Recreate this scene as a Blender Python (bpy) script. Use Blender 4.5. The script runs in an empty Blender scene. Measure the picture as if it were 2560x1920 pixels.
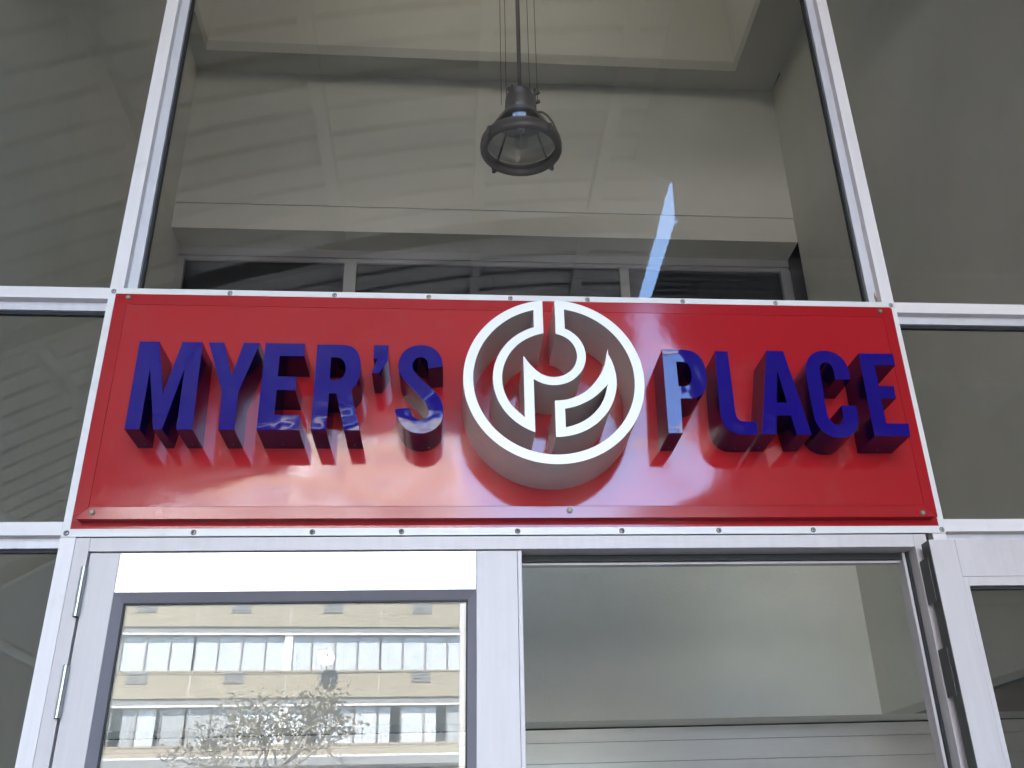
import bpy, bmesh, math, random
from mathutils import Vector, Matrix
random.seed(7)
sc = bpy.context.scene
col = sc.collection
R = math.radians

# ---------------------------------------------------------------- camera
cam_d = bpy.data.cameras.new('camera')
cam = bpy.data.objects.new('camera', cam_d); col.objects.link(cam)
YAW, PITCH, ROLL = -0.106714242, 0.476720168, 0.0362937526
rz = Matrix.Rotation(YAW, 3, 'Z'); rx = Matrix.Rotation(PITCH, 3, 'X'); ry = Matrix.Rotation(ROLL, 3, 'Y')
M = rz @ rx @ ry                       # columns: right, forward, up
rgt, fwd, up = M.col[0], M.col[1], M.col[2]
rot = Matrix((rgt, up, -fwd)).transposed()
cam.matrix_world = Matrix.Translation((-0.187, -2.4918, 1.6)) @ rot.to_4x4()
cam_d.sensor_fit = 'HORIZONTAL'; cam_d.sensor_width = 36
cam_d.lens = 2472.436 / 2560 * 36
cam_d.shift_x = -85.635 / 2560
cam_d.shift_y = -73.083 / 2560
cam_d.clip_end = 1000; cam_d.clip_start = 0.02
sc.camera = cam

# ---------------------------------------------------------------- sky, sun, exposure
SUN_EL, SUN_AZ = 50, -12                # azimuth from +Y towards +X
w = bpy.data.worlds.new('World'); sc.world = w; w.use_nodes = True
nt = w.node_tree
bg = nt.nodes['Background']
sky = nt.nodes.new('ShaderNodeTexSky'); sky.sky_type = 'NISHITA'
sky.sun_disc = False; sky.sun_elevation = R(SUN_EL); sky.sun_rotation = R(SUN_AZ)
sky.air_density = 1.0; sky.dust_density = .3; sky.ozone_density = 2.5
nt.links.new(sky.outputs[0], bg.inputs[0]); bg.inputs[1].default_value = 0.14
sd = bpy.data.lights.new('sun', 'SUN'); sd.energy = 4.5; sd.angle = R(0.53); sd.color = (1, .95, .87)
sun = bpy.data.objects.new('sun', sd); col.objects.link(sun)
to_sun = Vector((math.cos(R(SUN_EL))*math.sin(R(SUN_AZ)), math.cos(R(SUN_EL))*math.cos(R(SUN_AZ)), math.sin(R(SUN_EL))))
sun.rotation_euler = to_sun.to_track_quat('Z', 'Y').to_euler()
vs = sc.view_settings
sc.display_settings.display_device = 'sRGB'
vs.view_transform = 'Standard'; vs.look = 'None'; vs.gamma = 1; vs.use_curve_mapping = False
vs.exposure = 4.1
cy = sc.cycles
cy.max_bounces = 12; cy.diffuse_bounces = 6; cy.glossy_bounces = 6; cy.transparent_max_bounces = 24; cy.transmission_bounces = 8
cy.caustics_reflective = False; cy.caustics_refractive = False
cy.sample_clamp_indirect = 3.0
cy.use_denoising = True

# ---------------------------------------------------------------- materials
MATS = {}
def nodes_of(name):
    m = bpy.data.materials.new(name); m.use_nodes = True
    MATS[name] = m
    return m, m.node_tree, m.node_tree.nodes['Principled BSDF']
def mat(name, c, rough=.5, metal=0, spec=.5, var=0, vscale=8, stretch=(1,1,1), bump=0, bscale=30, coat=0, coatr=.05, rvar=0, dirt=None):
    """procedural surface: base colour with soft noise variation, optional dirt blotches, fine bump"""
    m, t, b = nodes_of(name)
    L = t.links
    b.inputs['Roughness'].default_value = rough; b.inputs['Metallic'].default_value = metal
    b.inputs['Specular IOR Level'].default_value = spec
    b.inputs['Coat Weight'].default_value = coat; b.inputs['Coat Roughness'].default_value = coatr
    tc = t.nodes.new('ShaderNodeTexCoord'); mp = t.nodes.new('ShaderNodeMapping')
    L.new(tc.outputs['Object'], mp.inputs[0]); mp.inputs['Scale'].default_value = stretch
    n = t.nodes.new('ShaderNodeTexNoise'); n.inputs['Scale'].default_value = vscale; n.inputs['Detail'].default_value = 6
    n.inputs['Roughness'].default_value = .65
    L.new(mp.outputs[0], n.inputs['Vector'])
    hs = t.nodes.new('ShaderNodeMixRGB'); hs.blend_type = 'MIX'
    hs.inputs[1].default_value = (c[0]*(1-var), c[1]*(1-var), c[2]*(1-var), 1)
    hs.inputs[2].default_value = (min(1,c[0]*(1+var)), min(1,c[1]*(1+var)), min(1,c[2]*(1+var)), 1)
    cr = t.nodes.new('ShaderNodeValToRGB'); cr.color_ramp.elements[0].position = .3; cr.color_ramp.elements[1].position = .7
    L.new(n.outputs[0], cr.inputs[0]); L.new(cr.outputs[0], hs.inputs[0])
    out = hs.outputs[0]
    if dirt:
        dc, damt, dsc = dirt
        dn = t.nodes.new('ShaderNodeTexNoise'); dn.inputs['Scale'].default_value = dsc; dn.inputs['Detail'].default_value = 8
        dn.inputs['Roughness'].default_value = .7
        L.new(tc.outputs['Object'], dn.inputs['Vector'])
        dr = t.nodes.new('ShaderNodeValToRGB'); dr.color_ramp.elements[0].position = .56; dr.color_ramp.elements[1].position = .78
        dr.color_ramp.elements[1].color = (damt, damt, damt, 1)
        L.new(dn.outputs[0], dr.inputs[0])
        mx = t.nodes.new('ShaderNodeMixRGB'); L.new(dr.outputs[0], mx.inputs[0]); L.new(out, mx.inputs[1])
        mx.inputs[2].default_value = (*dc, 1); out = mx.outputs[0]
    L.new(out, b.inputs['Base Color'])
    if rvar:
        mr = t.nodes.new('ShaderNodeMapRange'); L.new(n.outputs[0], mr.inputs[0])
        mr.inputs[1].default_value = .3; mr.inputs[2].default_value = .7
        mr.inputs[3].default_value = max(0, rough-rvar); mr.inputs[4].default_value = rough+rvar
        L.new(mr.outputs[0], b.inputs['Roughness'])
    if bump:
        bn = t.nodes.new('ShaderNodeTexNoise'); bn.inputs['Scale'].default_value = bscale; bn.inputs['Detail'].default_value = 3
        L.new(mp.outputs[0], bn.inputs['Vector'])
        bu = t.nodes.new('ShaderNodeBump'); bu.inputs['Strength'].default_value = 1; bu.inputs['Distance'].default_value = bump
        L.new(bn.outputs[0], bu.inputs['Height']); L.new(bu.outputs[0], b.inputs['Normal'])
        if coat: L.new(bu.outputs[0], b.inputs['Coat Normal'])
    return m
def glass(name, tint, r0):
    """sheet glass: Schlick reflection over a clear, lightly tinted body (works the same from both sides)"""
    m = bpy.data.materials.new(name); m.use_nodes = True; MATS[name] = m
    t = m.node_tree; t.nodes.clear(); L = t.links
    o = t.nodes.new('ShaderNodeOutputMaterial'); mx = t.nodes.new('ShaderNodeMixShader')
    tr = t.nodes.new('ShaderNodeBsdfTransparent'); tr.inputs[0].default_value = (*tint, 1)
    gl = t.nodes.new('ShaderNodeBsdfGlossy'); gl.inputs['Roughness'].default_value = 0.0
    lw = t.nodes.new('ShaderNodeLayerWeight'); lw.inputs['Blend'].default_value = .5
    pw = t.nodes.new('ShaderNodeMath'); pw.operation = 'POWER'; pw.inputs[1].default_value = 5
    ml = t.nodes.new('ShaderNodeMath'); ml.operation = 'MULTIPLY_ADD'; ml.inputs[1].default_value = 1-r0; ml.inputs[2].default_value = r0
    L.new(lw.outputs['Facing'], pw.inputs[0]); L.new(pw.outputs[0], ml.inputs[0]); L.new(ml.outputs[0], mx.inputs[0])
    L.new(tr.outputs[0], mx.inputs[1]); L.new(gl.outputs[0], mx.inputs[2]); L.new(mx.outputs[0], o.inputs[0])
    return m

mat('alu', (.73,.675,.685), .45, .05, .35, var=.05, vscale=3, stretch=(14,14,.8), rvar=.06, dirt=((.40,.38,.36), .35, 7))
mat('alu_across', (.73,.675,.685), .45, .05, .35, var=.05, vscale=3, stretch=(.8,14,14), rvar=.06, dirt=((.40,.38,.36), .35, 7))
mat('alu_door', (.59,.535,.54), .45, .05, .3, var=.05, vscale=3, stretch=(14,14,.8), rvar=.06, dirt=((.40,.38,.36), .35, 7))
mat('alu_bright', (.66,.64,.66), .24, .45, .5, var=.02, vscale=3, stretch=(.6,14,30), rvar=.04)
mat('alu_bead', (.60,.58,.62), .45, .25, .5, var=.06, vscale=4, stretch=(8,8,1), dirt=((.3,.28,.26), .4, 6))
mat('alu_trim', (.68,.66,.66), .40, .05, .4, var=.04, vscale=5, dirt=((.45,.43,.40), .45, 9))
mat('grey_bead', (.23,.21,.24), .42, .1, .5, var=.06, vscale=5)
mat('rubber', (.012,.012,.013), .6)
mat('dark_gap_and_shadow', (.02,.02,.02), .7)
mat('edge_dark', (.075,.072,.068), .35, .3, .5, var=.15, vscale=6)
mat('rust', (.22,.13,.08), .8, 0, .3, var=.3, vscale=90)
mat('steel', (.45,.44,.44), .32, .9, var=.1, vscale=30, stretch=(1,1,.2))
mat('rivet', (.75,.75,.76), .22, .9)
mat('brass', (.30,.25,.16), .5, .6, var=.15, vscale=200)
mat('red', (.36,.012,.017), .085, 0, .75, var=.04, vscale=3, bump=.0005, bscale=9, rvar=.025, dirt=((.30,.06,.06), .35, 5))
mat('red_flat', (.34,.011,.016), .12, 0, .65, var=.04, vscale=4)
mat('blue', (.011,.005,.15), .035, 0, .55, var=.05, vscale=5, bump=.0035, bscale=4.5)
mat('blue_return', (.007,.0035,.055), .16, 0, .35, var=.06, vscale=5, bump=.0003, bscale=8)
mat('emblem_return_shade', (.60,.53,.50), .30, 0, .45, var=.04, vscale=6, dirt=((.34,.29,.26), .5, 14))  # white sides coloured beige to hold their shade and red bounce
mat('white_paint', (.80,.79,.81), .22, 0, .5, var=.02, vscale=6, bump=.0004, bscale=9, dirt=((.5,.47,.43), .25, 12))
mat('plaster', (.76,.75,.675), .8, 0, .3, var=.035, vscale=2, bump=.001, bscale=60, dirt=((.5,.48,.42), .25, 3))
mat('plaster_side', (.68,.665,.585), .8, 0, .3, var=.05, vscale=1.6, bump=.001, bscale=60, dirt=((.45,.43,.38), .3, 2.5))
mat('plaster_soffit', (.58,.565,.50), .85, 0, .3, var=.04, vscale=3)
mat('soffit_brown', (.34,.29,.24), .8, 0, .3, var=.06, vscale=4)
mat('board', (.74,.73,.72), .4, .1, .5, var=.05, vscale=2, stretch=(1,4,10), dirt=((.45,.45,.45), .35, 3))
mat('window_alu', (.45,.45,.47), .45, .3, .5, var=.05, vscale=4)
mat('floor_tile', (.60,.57,.52), .5, 0, .4, var=.06, vscale=3)
mat('added_blind', (.62,.60,.64), .9, 0, .2, var=.05, vscale=3)
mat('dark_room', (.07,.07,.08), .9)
mat('lamp_metal', (.17,.155,.15), .42, .5, .5, var=.15, vscale=12, rvar=.06)
mat('lamp_cap', (.14,.13,.125), .45, .5, .5, var=.1, vscale=10)
mat('bulb', (.75,.75,.76), .25, 0, .5)
mat('cable', (.02,.02,.02), .6)
mat('canopy_sheet', (.62,.61,.59), .5, .1, .4, var=.08, vscale=1.2, stretch=(.3,3,1), dirt=((.3,.28,.25), .4, 1.5))
mat('canopy_steel_and_shade', (.40,.39,.37), .5, .3, .4, var=.1, vscale=5)
mat('zinc', (.30,.29,.28), .5, .4, .4, var=.1, vscale=2)
mat('white_post', (.82,.82,.83), .4, 0, .5, var=.03, vscale=4)
mat('paving', (.20,.19,.18), .85, 0, .3, var=.15, vscale=1.5, bump=.003, bscale=40)
mat('asphalt', (.13,.13,.13), .85, 0, .3, var=.2, vscale=6, bump=.004, bscale=80)
mat('kerb', (.45,.44,.42), .8, 0, .3, var=.1, vscale=4)
mat('road_paint', (.75,.75,.72), .7, 0, .3, var=.1, vscale=10)
mat('masonry', (.52,.50,.45), .85, 0, .3, var=.06, vscale=3, bump=.002, bscale=50)
mat('dark_brick', (.10,.085,.07), .85, 0, .3, var=.2, vscale=9, bump=.003, bscale=30)
mat('roof_slab', (.35,.34,.33), .85, 0, .3, var=.1, vscale=2)
mat('sand_wall', (.34,.305,.235), .85, 0, .3, var=.06, vscale=1.2, bump=.004, bscale=20, dirt=((.40,.34,.24), .4, .8))
mat('grey_band', (.24,.25,.25), .8, 0, .3, var=.05, vscale=2)
mat('white_line', (.80,.80,.78), .6, 0, .3, var=.03, vscale=3)
mat('vent', (.28,.28,.27), .7, 0, .3, var=.1, vscale=4)
mat('win_frame', (.30,.28,.28), .5, .2, .5, var=.05, vscale=4)
mat('curtain_white', (.84,.85,.88), .9, 0, .2, var=.05, vscale=6, stretch=(6,1,.4))
mat('curtain_blue', (.42,.46,.54), .9, 0, .2, var=.08, vscale=6, stretch=(6,1,.4))
mat('curtain_pink', (.66,.50,.44), .9, 0, .2, var=.08, vscale=6, stretch=(6,1,.4))
mat('curtain_lace', (.55,.55,.56), .9, 0, .2, var=.12, vscale=9, stretch=(6,1,.4))
mat('bark', (.27,.25,.22), .9, 0, .2, var=.25, vscale=15, stretch=(1,1,.2))
mat('leaf', (.36,.335,.27), .6, 0, .3, var=.45, vscale=3)
glass('shop_glass', (.88,.865,.85), .078)
glass('side_glass', (.88,.865,.85), .048)
glass('door_glass', (.88,.88,.88), .048)
glass('tinted_glass', (.42,.43,.45), .05)
glass('clear_glass', (.93,.94,.94), .045)
glass('lamp_glass', (.80,.80,.80), .09)

# ---------------------------------------------------------------- helpers
class MB:
    def __init__(s): s.v = []; s.f = []; s.mi = []
    def quad(s, a, b, c, d, k=0):
        n = len(s.v); s.v += [a, b, c, d]; s.f.append((n, n+1, n+2, n+3)); s.mi.append(k); return s
    def poly(s, pts, k=0):
        n = len(s.v); s.v += list(pts); s.f.append(tuple(range(n, n+len(pts)))); s.mi.append(k); return s
    def box(s, x0, x1, y0, y1, z0, z1, k=0):
        n = len(s.v)
        s.v += [(x0,y0,z0),(x1,y0,z0),(x1,y1,z0),(x0,y1,z0),(x0,y0,z1),(x1,y0,z1),(x1,y1,z1),(x0,y1,z1)]
        for f in ((0,3,2,1),(4,5,6,7),(0,1,5,4),(1,2,6,5),(2,3,7,6),(3,0,4,7)):
            s.f.append(tuple(n+i for i in f)); s.mi.append(k)
        return s
    def tube(s, p, q, r0, r1=None, n=10, caps=True, k=0):
        r1 = r0 if r1 is None else r1
        p, q = Vector(p), Vector(q); d = (q-p).normalized()
        a = d.orthogonal().normalized(); b = d.cross(a)
        m = len(s.v)
        for c, r in ((p, r0), (q, r1)):
            for i in range(n):
                t = 2*math.pi*i/n; s.v.append(tuple(c + (a*math.cos(t)+b*math.sin(t))*r))
        for i in range(n):
            j = (i+1) % n; s.f.append((m+i, m+j, m+n+j, m+n+i)); s.mi.append(k)
        if caps:
            s.f.append(tuple(m+i for i in reversed(range(n)))); s.mi.append(k)
            s.f.append(tuple(m+n+i for i in range(n))); s.mi.append(k)
        return s
    def lathe(s, prof, c=(0,0,0), n=40, k=0):
        m = len(s.v)
        for r, z in prof:
            for i in range(n):
                t = 2*math.pi*i/n; s.v.append((c[0]+r*math.cos(t), c[1]+r*math.sin(t), c[2]+z))
        for j in range(len(prof)-1):
            for i in range(n):
                i2 = (i+1) % n
                s.f.append((m+j*n+i, m+j*n+i2, m+(j+1)*n+i2, m+(j+1)*n+i)); s.mi.append(k)
        return s
    def mesh(s, name, mats, smooth=None):
        me = bpy.data.meshes.new(name); me.from_pydata([tuple(v) for v in s.v], [], s.f)
        for mm in (mats if isinstance(mats, (list, tuple)) else [mats]): me.materials.append(MATS[mm])
        for p, k in zip(me.polygons, s.mi): p.material_index = k
        bm = bmesh.new(); bm.from_mesh(me); bmesh.ops.recalc_face_normals(bm, faces=bm.faces); bm.to_mesh(me); bm.free()
        if smooth is not None:
            me.shade_smooth(); me.set_sharp_from_angle(angle=R(smooth))
        me.update(); return me
    def build(s, name, mats, parent=None, smooth=None, bevel=0, **tags):
        return link(name, s.mesh(name, mats, smooth), parent, bevel=bevel, **tags)
def link(name, me, parent=None, bevel=0, **tags):
    o = bpy.data.objects.new(name, me); col.objects.link(o)
    if parent: o.parent = parent
    if bevel:
        b = o.modifiers.new('bevel', 'BEVEL'); b.width = bevel; b.segments = 2; b.limit_method = 'ANGLE'
    for k, v in tags.items(): o[k] = v
    return o
def thing(name, label, cat, loc=(0,0,0), group=None):
    o = bpy.data.objects.new(name, None); col.objects.link(o); o.empty_display_size = .1
    o.location = loc; o['label'] = label; o['category'] = cat
    if group: o['group'] = group
    if any(loc): bpy.context.view_layer.update()
    return o
def tag(o, label, cat, group=None):
    o['label'] = label; o['category'] = cat
    if group: o['group'] = group
    return o
def box(name, m, parent, x0, x1, y0, y1, z0, z1, bevel=0, **t):
    return MB().box(x0,x1,y0,y1,z0,z1).build(name, m, parent, bevel=bevel, **t)
ST = dict(kind='structure')

# ---------------------------------------------------------------- ground and street
MB().box(-60, 60, -8.5, 0.0, -.4, 0).build('pavement', 'paving', **ST)
MB().box(-60, 60, -8.62, -8.5, -.4, .004).build('kerb', 'kerb', **ST)
MB().box(-60, 60, -18.5, -8.62, -.4, -.12).build('road', 'asphalt', **ST)
MB().box(-60, 60, -18.62, -18.5, -.4, .004).build('kerb', 'kerb', **ST)
MB().box(-60, 60, -36.0, -18.62, -.4, 0).build('pavement', 'kerb', **ST)
MB().box(-400, 400, -400, 400, -1.0, -.41).build('ground', 'paving', **ST)
m = MB()
for i in range(-12, 12): m.box(i*4-.9, i*4+.9, -13.62, -13.5, -.119, -.115)
m.build('road_marking', 'road_paint', **ST)

# ---------------------------------------------------------------- the building behind the shopfront (interior setting)
XL, XR, YB = -1.81, 1.91, 2.40
ZR, ZS, ZK = 6.135, 2.20, 4.94
MB().box(-9, 9, .10, 9, -.2, 0).build('floor', 'floor_tile', **ST)
MB().box(XL-.22, XL, .10, 9, 0, ZR).build('wall', 'plaster_side', **ST)                 # left inner wall
m = MB(); pa = [(XR+.10,.10),(XR+.26,.10),(XR+.16,YB),(XR,YB)]
for (xa, ya_), (xb, yb_) in zip(pa, pa[1:]+pa[:1]): m.quad((xa,ya_,ZS),(xb,yb_,ZS),(xb,yb_,ZR),(xa,ya_,ZR))
m.poly([(x, y_, ZS) for x, y_ in pa]); m.poly([(x, y_, ZR) for x, y_ in pa])
m.build('wall', 'plaster_side', **ST)               # right inner wall above the soffit
MB().box(XL, 3.4, YB, YB+.18, ZS, 3.20).build('wall', 'plaster', **ST)                  # rear wall below the high window
m = MB(); m.box(XL, XR, YB, YB+.22, 5.118, ZR); m.box(XL, XR, YB+.002, YB+.22, ZK, 5.113)
m.build('bulkhead', 'plaster', **ST)
MB().box(XL, XR, YB+.012, YB+.2, 5.112, 5.119).build('bulkhead_joint', 'soffit_brown', **ST)
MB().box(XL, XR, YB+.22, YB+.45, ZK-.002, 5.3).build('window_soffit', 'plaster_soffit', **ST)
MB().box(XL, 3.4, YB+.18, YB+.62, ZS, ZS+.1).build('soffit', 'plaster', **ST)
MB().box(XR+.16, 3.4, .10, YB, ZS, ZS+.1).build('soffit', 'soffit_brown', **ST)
MB().box(3.4, 3.6, .10, 9, 0, ZR).build('wall', 'plaster_side', **ST)
# ceiling ring with an opening (coffer) and its four upstands
CX0, CX1, CY0, CY1, CT = -1.72, 1.615, .45, 2.217, 7.05
m = MB()
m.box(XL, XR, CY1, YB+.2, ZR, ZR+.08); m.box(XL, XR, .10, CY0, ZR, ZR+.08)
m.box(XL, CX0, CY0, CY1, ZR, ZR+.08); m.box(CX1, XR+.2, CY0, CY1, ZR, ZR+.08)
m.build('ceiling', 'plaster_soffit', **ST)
m = MB()
m.box(CX0-.1, CX1+.1, CY1, CY1+.1, ZR+.08, CT); m.box(CX0-.1, CX1+.1, CY0-.1, CY0, ZR+.08, CT)
m.box(CX0-.1, CX0, CY0, CY1, ZR+.08, CT); m.box(CX1, CX1+.1, CY0, CY1, ZR+.08, CT)
m.build('ceiling_upstand', 'plaster', **ST)
LX0, LX1, LY0, LY1 = -.5, .5, .60, 1.02  # roof opening added out of view to bring daylight into the room
m = MB()
m.box(-9, 9, 0, LY0, CT, CT+.25); m.box(-9, 9, LY1, 9, CT, CT+.25)
m.box(-9, LX0, LY0, LY1, CT, CT+.25); m.box(LX1, 9, LY0, LY1, CT, CT+.25)
m.build('roof', 'roof_slab', **ST)
rl = thing('fill_rooflight', 'unseen flat clear rooflight over the raised ceiling above the pendant lamp', 'fill_rooflight', (0, (LY0+LY1)/2, CT+.25))
MB().box(LX0-.05, LX1+.05, (LY0-LY1)/2-.05, (LY1-LY0)/2+.05, .001, .012).build('glass_pane', 'clear_glass', rl)
# rear room, outer walls
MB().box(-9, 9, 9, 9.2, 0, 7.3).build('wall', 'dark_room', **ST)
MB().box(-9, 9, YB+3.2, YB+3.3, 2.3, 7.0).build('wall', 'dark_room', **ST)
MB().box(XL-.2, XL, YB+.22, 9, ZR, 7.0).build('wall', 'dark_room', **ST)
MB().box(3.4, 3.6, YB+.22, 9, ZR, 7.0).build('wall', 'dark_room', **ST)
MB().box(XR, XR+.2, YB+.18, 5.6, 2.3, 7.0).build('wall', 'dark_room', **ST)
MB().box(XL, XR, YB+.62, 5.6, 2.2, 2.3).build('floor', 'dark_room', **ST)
m = MB()
m.box(-9, -3.05, 0, .3, 0, CT); m.box(3.05, 9, 0, .3, 0, CT); m.box(-3.05, 3.05, 0, .3, 5.06, CT)
m.build('wall', 'masonry', **ST)
MB().box(-9.2, -9, 0, 9, 0, CT).build('wall', 'masonry', **ST); MB().box(9, 9.2, 0, 9, 0, CT).build('wall', 'masonry', **ST)

# high inner window above the rear wall
hw = thing('clerestory_window', 'long grey framed inner window below the bulkhead seen through upper glass', 'window', (0, YB+.2, 3.2))
def hb(name, mt, x0, x1, y0, y1, z0, z1, **k): return MB().box(x0, x1, y0, y1, z0, z1).build(name, mt, hw, **k)
H = 1.738
hb('head', 'window_alu', XL, XR, 0, .07, H-.052, H); hb('head', 'window_alu', XL, XR, .015, .06, H-.078, H-.0525)
hb('sill', 'window_alu', XL, XR, 0, .07, 0, .05)
for x0, x1 in ((XL, XL+.045), (-.835, -.765), (.832, .885), (XR-.062, XR)):
    hb('mullion', 'window_alu', x0, x1, -.004, .066, .05, H-.0785)
for x0, x1 in ((XL+.045, -.835), (-.765, .832), (.885, XR-.062)):
    hb('glass_pane', 'tinted_glass', x0, x1, .03, .036, .05, H-.0785)

for x0, x1 in ((XL+.047, -.837), (-.763, .830), (.887, XR-.064)):
    hb('added_blind', 'added_blind', x0, x1, .050, .053, .05, H-.0785)  # grey sheet added behind the panes to lift their black tone

# boarded partition below the soffit
bp = thing('boarded_partition', 'pale grey partition of wide horizontal boards behind the open doorway', 'partition', (0, 2.65, 0))
zt = 2.192
for i in range(24):
    h = .062 if i == 0 else .094
    z0 = zt - h
    if z0 < 0: break
    MB().box(-1.80, 3.39, random.uniform(-.001, .001), .02, z0+.0022, zt).build('board', 'board', bp)
    zt = z0
MB().box(-1.80, 3.39, .021, .04, 0, 2.2).build('backing', 'dark_gap_and_shadow', bp)

# ---------------------------------------------------------------- shopfront framing
sf = thing('shopfront', 'silver aluminium shopfront frame with glass panes round the sign', 'shopfront')
ML, MR = (-1.152, -1.114), (1.112, 1.150)
for a, b in (ML, MR, (-1.97, -1.93), (2.02, 2.06), (-3.05, -3.01), (3.01, 3.05)):
    box('mullion', 'alu', sf, a, b, 0, .10, 0, 5.0, bevel=.0012)
box('transom', 'alu_across', sf, -3.01, 3.01, .002, .098, 5.0, 5.06)
def bay(x0, x1, left_side):
    for z0, z1 in ((3.0545, 3.0905), (2.3705, 2.4055)):
        box('transom', 'alu_across', sf, x0, x1, .001, .099, z0, z1, bevel=.001)
        b = box('glazing_bead', 'alu_bead', sf, x0, x1, .025, .060, z0-.026, z0-.0003)
        box('gasket', 'rubber', sf, x0, x1, .036, .050, z0-.034, z0-.0263)
    for z0, z1 in ((3.0905, 5.0), (2.4055, 3.02), (0.12, 2.336)):
        box('glass_pane', 'side_glass', sf, x0, x1, .042, .048, z0, z1)
    box('sill_rail', 'alu_across', sf, x0, x1, .001, .099, 0, .12)
bay(-1.93, ML[0], True); bay(MR[1], 2.02, False)
bay(-3.01, -1.97, True); bay(2.06, 3.01, False)
# tall centre pane: side beads, gaskets, glass
for s, xm in ((1, ML[1]), (-1, MR[0])):
    a, b = sorted((xm, xm+s*.0275)); box('glazing_bead', 'alu_bead', sf, a, b, .026, .070, 3.02, 5.0, bevel=.0008)
    a, b = sorted((xm+s*.0275, xm+s*.0345)); box('gasket', 'rubber', sf, a, b, .040, .058, 3.02, 5.0)
box('glass_pane', 'shop_glass', sf, ML[1]+.028, MR[0]-.028, .050, .058, 3.02, 5.0)
box('transom', 'alu_across', sf, ML[1], MR[0], .002, .098, 2.985, 3.018)
box('backing_board', 'grey_bead', sf, ML[1], MR[0], .03, .05, 2.364, 2.9845)

m = MB(); pts = [(1.1055,3.088),(1.1110,3.088),(1.1112,3.120),(1.1085,3.128),(1.1075,3.141),(1.1050,3.133),(1.1030,3.121),(1.1046,3.108)]
m.poly([(x, .0254, z) for x, z in pts]); m.build('rust_stain', 'rust', sf)
# ---------------------------------------------------------------- door frame
df = thing('door_frame', 'aluminium door frame below the red sign with narrow head and jambs', 'door frame')
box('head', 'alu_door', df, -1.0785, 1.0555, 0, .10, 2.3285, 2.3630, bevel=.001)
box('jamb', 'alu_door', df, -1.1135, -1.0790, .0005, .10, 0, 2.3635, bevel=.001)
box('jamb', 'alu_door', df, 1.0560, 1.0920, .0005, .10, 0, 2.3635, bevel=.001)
box('infill_strip', 'dark_gap_and_shadow', df, 1.0922, 1.1118, .03, .10, 0, 2.3635)
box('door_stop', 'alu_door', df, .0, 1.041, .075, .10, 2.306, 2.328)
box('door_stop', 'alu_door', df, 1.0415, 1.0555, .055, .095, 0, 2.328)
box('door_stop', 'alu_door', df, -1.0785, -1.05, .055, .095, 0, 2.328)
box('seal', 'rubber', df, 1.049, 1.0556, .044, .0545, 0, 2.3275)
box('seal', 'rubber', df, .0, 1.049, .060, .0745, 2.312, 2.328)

# ---------------------------------------------------------------- closed left leaf
dl = thing('shop_door', 'closed silver door leaf with reflective glass, hinged at left under the sign', 'door', (-1.078, 0, 0), group='double doors under the sign')
ox = 1.078
def db(name, mt, x0, x1, y0, y1, z0, z1, p=dl, o=ox, **k):
    return MB().box(x0+o, x1+o, y0, y1, z0, z1).build(name, mt, p, **k)
db('stile', 'alu_door', -1.0735, -1.0025, .003, .045, .012, 2.3250, bevel=.0012)
db('stile', 'alu_door', -.1185, -.0140, .003, .045, .012, 2.3250, bevel=.0012)
db('meeting_strip', 'alu_door', -.0136, -.0025, -.002, .045, .012, 2.3235, bevel=.001)
db('top_rail', 'alu_bright', -1.0020, -.1190, .0035, .045, 2.2260, 2.3250, bevel=.0008)
db('bottom_rail', 'alu_door', -1.0020, -.1190, .0035, .045, .012, .26, bevel=.0008)
# bevelled grey bead: four mitred strips
o0, o1, b0, b1 = -1.0020+ox, -.1190+ox, .2602, 2.2258
i0, i1, c0, c1 = o0+.021, o1-.021, b0+.021, b1-.021
ya, yb = .0045, .021
for q in (((o0,ya,b1),(o1,ya,b1),(i1,yb,c1),(i0,yb,c1)), ((o0,ya,b0),(o1,ya,b0),(i1,yb,c0),(i0,yb,c0)),
          ((o0,ya,b0),(o0,ya,b1),(i0,yb,c1),(i0,yb,c0)), ((o1,ya,b0),(o1,ya,b1),(i1,yb,c1),(i1,yb,c0))):
    back = [(x, .030, z) for x, _, z in q]
    m = MB(); m.poly(q)
    m.poly([q[0], q[1], back[1], back[0]]); m.poly([q[2], q[3], back[3], back[2]]); m.poly(back)
    m.build('glazing_bead', 'grey_bead', dl)
g = .004
m = MB()
m.box(i0, i1, .0215, .0285, c1-g, c1+.0004); m.box(i0, i1, .0215, .0285, c0-.0004, c0+g)
m.box(i0-.0004, i0+g, .0216, .0284, c0+g, c1-g); m.box(i1-g, i1+.0004, .0216, .0284, c0+g, c1-g)
m.build('gasket', 'rubber', dl)
MB().box(i0, i1, .0288, .0348, c0, c1).build('glass_pane', 'door_glass', dl)
def hinge(p, x, y, z0, z1, r=.0078):
    h = MB().box(x-.002, x+.0018, y+.002, y+.040, z0+.002, z1-.002).build('hinge', 'steel', p)
    L = z1-z0
    for a, b in ((0, .25), (.257, .743), (.75, 1)):
        MB().tube((x, y, z0+a*L), (x, y, z0+b*L), r, n=16).build('knuckle', 'steel', h, smooth=40)
    MB().tube((x, y, z0-.0015), (x, y, z1+.0015), r*.72, n=12).build('pin', 'dark_gap_and_shadow', h)
    return h
for z0, z1 in ((2.167, 2.287), (1.936, 2.053), (.3, .42)):
    hinge(dl, 0, -.0085, z0, z1)

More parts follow.
